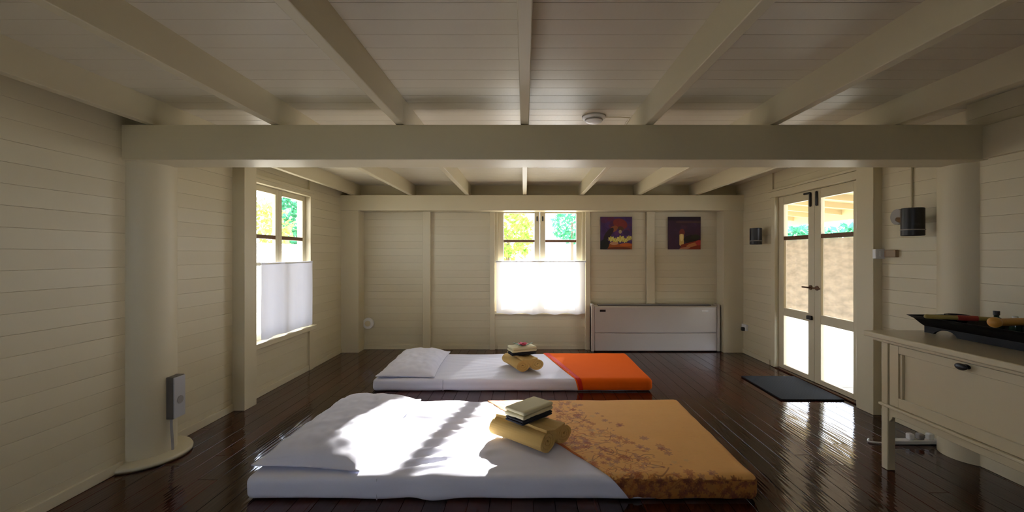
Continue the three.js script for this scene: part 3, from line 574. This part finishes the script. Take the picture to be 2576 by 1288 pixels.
// black footed tray and what lies on it
{
  const yt = 0.8595, xc = 2.62, dc = 2.38, t = base('serving_tray', xc, yt, dc); tag(t, 'black lacquer tray on curved feet on the cream cabinet', 'tray');
  const w = 0.2, l = 0.76;   // base size, flared rim
  const ring = (k, y) => [[-w / 2 - k, -l / 2 - k], [w / 2 + k, -l / 2 - k], [w / 2 + k, l / 2 + k], [-w / 2 - k, l / 2 + k]].map(([a, b]) => [a, y, b]);
  const levels = [ring(0, 0.042), ring(0.012, 0.055), ring(0.034, 0.085), ring(0.06, 0.104), ring(0.05, 0.104), ring(0.026, 0.083), ring(0.004, 0.06), ring(-0.006, 0.056)];
  const pos = [], idx = []; for (const lv of levels) for (const p of lv) pos.push(...p);
  for (let i = 0; i < levels.length - 1; i++) for (let j = 0; j < 4; j++) { const a = i * 4 + j, b = i * 4 + (j + 1) % 4, c = a + 4, e = b + 4; idx.push(a, c, b, b, c, e); }
  const last = (levels.length - 1) * 4; idx.push(last, last + 2, last + 1, last, last + 3, last + 2, 0, 1, 2, 0, 2, 3);
  let g = new THREE.BufferGeometry(); g.setAttribute('position', new THREE.Float32BufferAttribute(pos, 3)); g.setIndex(idx); g = g.toNonIndexed(); g.computeVertexNormals();
  M.lacquer.side = THREE.DoubleSide;
  mesh('bowl', g, M.lacquer, t);
  const foot = new THREE.Shape(); foot.moveTo(-l / 2, 0.046); foot.lineTo(l / 2, 0.046); foot.lineTo(l / 2, 0); foot.lineTo(l / 2 - 0.06, 0); foot.quadraticCurveTo(l / 2 - 0.08, 0.03, l / 2 - 0.15, 0.032); foot.quadraticCurveTo(l / 2 - 0.19, 0.03, l / 2 - 0.21, 0.0); foot.lineTo(-l / 2 + 0.21, 0.0); foot.quadraticCurveTo(-l / 2 + 0.19, 0.03, -l / 2 + 0.15, 0.032); foot.quadraticCurveTo(-l / 2 + 0.08, 0.03, -l / 2 + 0.06, 0); foot.lineTo(-l / 2, 0); foot.closePath();
  for (const s of [-1, 1]) mesh('foot', new THREE.ExtrudeGeometry(foot, { depth: 0.016, bevelEnabled: false }).rotateY(Math.PI / 2).translate(s * (w / 2 - 0.01) - 0.008, 0, 0), M.lacquer, t);
  const yb = yt + 0.057;
  const st = base('massage_stick', 2.55, yt + 0.1185, 2.565, 0.0); tag(st, 'thin straw coloured stick with a red grip on the tray', 'stick');
  st.rotation.set(0, -0.42, 0);
  mesh('shaft', new THREE.CapsuleGeometry(0.013, 0.3, 6, 14).rotateZ(Math.PI / 2), M.straw, st); mesh('grip', new THREE.CylinderGeometry(0.0155, 0.0155, 0.09, 18).rotateZ(Math.PI / 2).translate(0.035, 0, 0), M.redGrip, st);
  const ro = base('massage_roller', 2.6, yt + 0.134, 2.31); tag(ro, 'thick amber wooden roller with a round end on the tray', 'stick'); ro.rotation.y = 0.12;
  mesh('shaft', new THREE.CylinderGeometry(0.02, 0.02, 0.3, 20).rotateZ(Math.PI / 2).translate(0.02, 0, 0), M.amber, ro); mesh('knob', new THREE.SphereGeometry(0.028, 20, 14).scale(1.15, 1, 1).translate(-0.135, 0, 0), M.amber, ro);
  const bottle = (x, d, s, label, cap) => { const b = base('oil_bottle', x, yb, d); tag(b, label, 'bottle', 'oil bottles on the tray'); mesh('glass', new THREE.LatheGeometry([[0, 0], [0.03, 0], [0.033, 0.006], [0.033, 0.062], [0.026, 0.076], [0.012, 0.084], [0.012, 0.1], [0, 0.1]].map(([a, c]) => new THREE.Vector2(a * s, c * s)), 28), M.bottle, b); mesh('cap', new THREE.CylinderGeometry(0.015 * s, 0.015 * s, 0.024 * s, 20).translate(0, 0.108 * s, 0), cap, b); };
  bottle(2.665, 2.47, 0.95, 'dark bottle with a black cap at the far end of the tray', M.black);
  bottle(2.675, 2.385, 0.8, 'short dark bottle with a white cap in the tray', M.white);
  bottle(2.675, 2.22, 0.9, 'dark bottle with a green cap nearest the frame edge', std('green cap', lin(0.05, 0.16, 0.09), 0.4));
  const dish = mesh('small_dish', new THREE.LatheGeometry([[0, 0.0], [0.036, 0.0], [0.058, 0.066], [0.053, 0.066], [0.03, 0.008], [0, 0.008]].map(([a, b]) => new THREE.Vector2(a, b)), 32), std('dark glaze', lin(0.02, 0.02, 0.03), 0.2, { side: THREE.DoubleSide })); dish.position.set(2.64, yb, -2.67); tag(dish, 'small dark dish at the far end of the tray', 'dish');
}
{ // extension lead behind the cabinet
  const e = base('power_strip', 2.8, 0, 3.12); tag(e, 'white power strip on the floor behind the cabinet legs', 'power strip');
  mesh('strip', new RoundedBoxGeometry(0.34, 0.03, 0.05, 2, 0.008).translate(-0.02, 0.016, 0), M.white, e);
  for (const [x, m] of [[-0.05, M.white], [0.02, M.grey], [0.09, M.white]]) mesh('plug', new RoundedBoxGeometry(0.04, 0.045, 0.04, 2, 0.01).translate(x, 0.052, 0), m, e);
  mesh('cable', new THREE.TubeGeometry(new THREE.CatmullRomCurve3([[-0.17, 0.012, 0], [-0.23, 0.009, 0.006], [-0.29, 0.008, 0.0], [-0.33, 0.008, -0.02], [-0.3, 0.008, -0.06]].map((a) => new THREE.Vector3(...a))), 30, 0.006, 8), M.white, e);
}

// ---------------------------------------------------------------- outside
{
  const gt = dataTex(256, (u, v) => { const n = 0.86 + 0.14 * noise(u * 30, v * 30) + 0.1 * noise(u * 90, v * 90); return [n, n * 0.97, n * 0.9]; });
  gt.repeat.set(40, 40);
  const g = structure('ground', 'pale gravel ground of the garden');
  const gm = std('pale gravel', lin(0.55, 0.52, 0.45), 0.95, { map: gt });
  mesh('gravel', new THREE.BoxGeometry(120, 0.1, 120).translate(0, -0.32, -20), gm, g);
  const p = structure('terrace', 'pale stone terrace outside the doors');
  const pm = std('pale terrace stone', lin(0.42, 0.41, 0.385), 0.7);
  for (let i = 0; i < 6; i++) for (let j = 0; j < 11; j++) mesh('paver', memo('paver', () => new RoundedBoxGeometry(0.594, 0.1, 0.594, 1, 0.008)), pm, p).position.set(3.46 + i * 0.6, -0.07 + (rnd() - 0.5) * 0.003, -(1.2 + j * 0.6));
  box('footing', pm, p, 3.15, 6.76, -0.3, -0.115, 0.9, 7.6, 0.01);
  const r = structure('roof', 'cream boarded veranda roof outside the doors');
  const slope = (g) => { const p = g.attributes.position; for (let i = 0; i < p.count; i++) p.setY(i, p.getY(i) - 0.085 * (p.getX(i) - 3.14)); g.computeVertexNormals(); return g; };
  mesh('roof_slab', slope(bx(3.14, 5.7, 2.36, 2.42, 0.5, 9.6, 0)), M.veranda, r);
  for (let d = 0.8; d < 9.6; d += 0.7) mesh('rafter', slope(bx(3.14, 5.68, 2.27, 2.365, d, d + 0.05, 0)), M.veranda, r);
  box('roof_edge', M.veranda, r, 5.66, 5.74, 1.96, 2.22, 0.5, 9.6);
  const ev = structure('roof', 'cream eave outside the left window');
  mesh('roof_slab', bx(XL - 1.3, XL - 0.14, 2.3, 2.38, 0.5, 7.5, 0.01), M.plaster, ev);
  for (let d = 0.8; d < 7.5; d += 0.7) box('rafter', M.cream, ev, XL - 1.28, XL - 0.14, 2.22, 2.305, d, d + 0.05);
  for (const [x0, x1, d0, d1, h, label] of [[7.6, 7.9, 2, 16, 1.55, 'pale stone garden wall beyond the doors'], [-7.8, -7.5, 4, 20, 1.62, 'pale garden wall beyond the left window']]) {
    const w = base('garden_wall', (x0 + x1) / 2, -0.3, (d0 + d1) / 2); tag(w, label, 'wall');
    const wm = memo('wallm', () => { const tx = dataTex(256, (u, v) => { const n = 0.9 + 0.22 * noise(u * 9, v * 9) + 0.14 * noise(u * 30, v * 30); return [n, n * 0.95, n * 0.86]; }); tx.repeat.set(6, 1); return std('weathered pale render', lin(0.68, 0.64, 0.56), 0.9, { map: tx }); });
    mesh('wall_body', new RoundedBoxGeometry(x1 - x0, h + 0.3, d1 - d0, 1, 0.02).translate(0, (h + 0.3) / 2, 0), wm, w);
    mesh('coping', new RoundedBoxGeometry(x1 - x0 + 0.08, 0.06, d1 - d0 + 0.06, 1, 0.015).translate(0, h + 0.33, 0), wm, w);
  }
}
const leafMats = [[0.13, 0.36, 0.07], [0.26, 0.42, 0.07], [0.06, 0.27, 0.13], [0.36, 0.44, 0.1]].map((c, i) => std('leaf ' + 'abcd'[i], lin(...c), 0.75, { transmission: 0.35, thickness: 0, side: THREE.DoubleSide, specularIntensity: 0.3 }));
const bark = std('bark', lin(0.16, 0.11, 0.07), 0.9);
function shrub(label, x, d, h, rx, ry, n, mi, size, group) {
  const t = base('garden_shrub', x, -0.27, d); tag(t, label, 'shrub', group);
  mesh('trunk', new THREE.CylinderGeometry(0.04, 0.09, h, 10).translate(0, h / 2, 0), bark, t);
  const pos = [], idx = [], v = new THREE.Vector3(), m = new THREE.Matrix4(), e = new THREE.Euler();
  for (let i = 0; i < n; i++) {
    const a = rnd() * 6.283, c = rr(-1, 1), R = 0.45 + 0.55 * Math.cbrt(rnd()), lump = 1 + 0.25 * noise(Math.cos(a) * 2, c * 2, Math.sin(a) * 2 + x), s = Math.sqrt(1 - c * c) * R * lump;
    m.makeRotationFromEuler(e.set(rr(-1.2, 1.2), rnd() * 6.283, rr(-1, 1))).setPosition(Math.cos(a) * s * rx, h + c * R * lump * ry, Math.sin(a) * s * rx);
    const k = size * rr(0.7, 1.3), b = pos.length / 3;
    for (const [p, q, r] of [[-k, 0, 0], [0, k * 0.12, k * 0.42], [k, 0, 0], [0, k * 0.12, -k * 0.42]]) { v.set(p, q, r).applyMatrix4(m); pos.push(v.x, v.y, v.z); }
    idx.push(b, b + 1, b + 3, b + 1, b + 2, b + 3);
  }
  const g = new THREE.BufferGeometry(); g.setAttribute('position', new THREE.Float32BufferAttribute(pos, 3)); g.setIndex(idx); g.computeVertexNormals();
  const f = mesh('foliage', g, leafMats[mi], t); f.userData.kind = 'stuff';
}
// beyond the left window
shrub('yellow green bush seen in the left pane of the side window', -8.9, 14.0, 2.3, 1.3, 1.15, 1500, 3, 0.13, 'bushes beyond the side window');
shrub('deep green bush seen in the right pane of the side window', -8.6, 16.8, 2.9, 1.0, 1.2, 1500, 2, 0.13, 'bushes beyond the side window');
// beyond the back window
shrub('light green bush seen in the left pane of the back window', -0.5, 13.0, 2.2, 0.75, 0.75, 900, 1, 0.11, 'bushes beyond the back window');
shrub('thin distant bush seen in the right pane of the back window', 1.9, 17.5, 2.9, 0.8, 0.9, 700, 2, 0.12, 'bushes beyond the back window');
// beyond the doors
for (let i = 0; i < 4; i++) shrub(['blue green bush beyond the doors, nearest of the row', 'blue green bush beyond the doors, second of the row', 'blue green bush beyond the doors, third of the row', 'blue green bush beyond the doors, furthest of the row'][i], 9.1 + (i % 2) * 0.3, 9.0 + i * 2.75, 1.75, 1.12, 0.8, 1300, 2, 0.13, 'bushes in a row beyond the doors');

renderer.render(scene, camera);
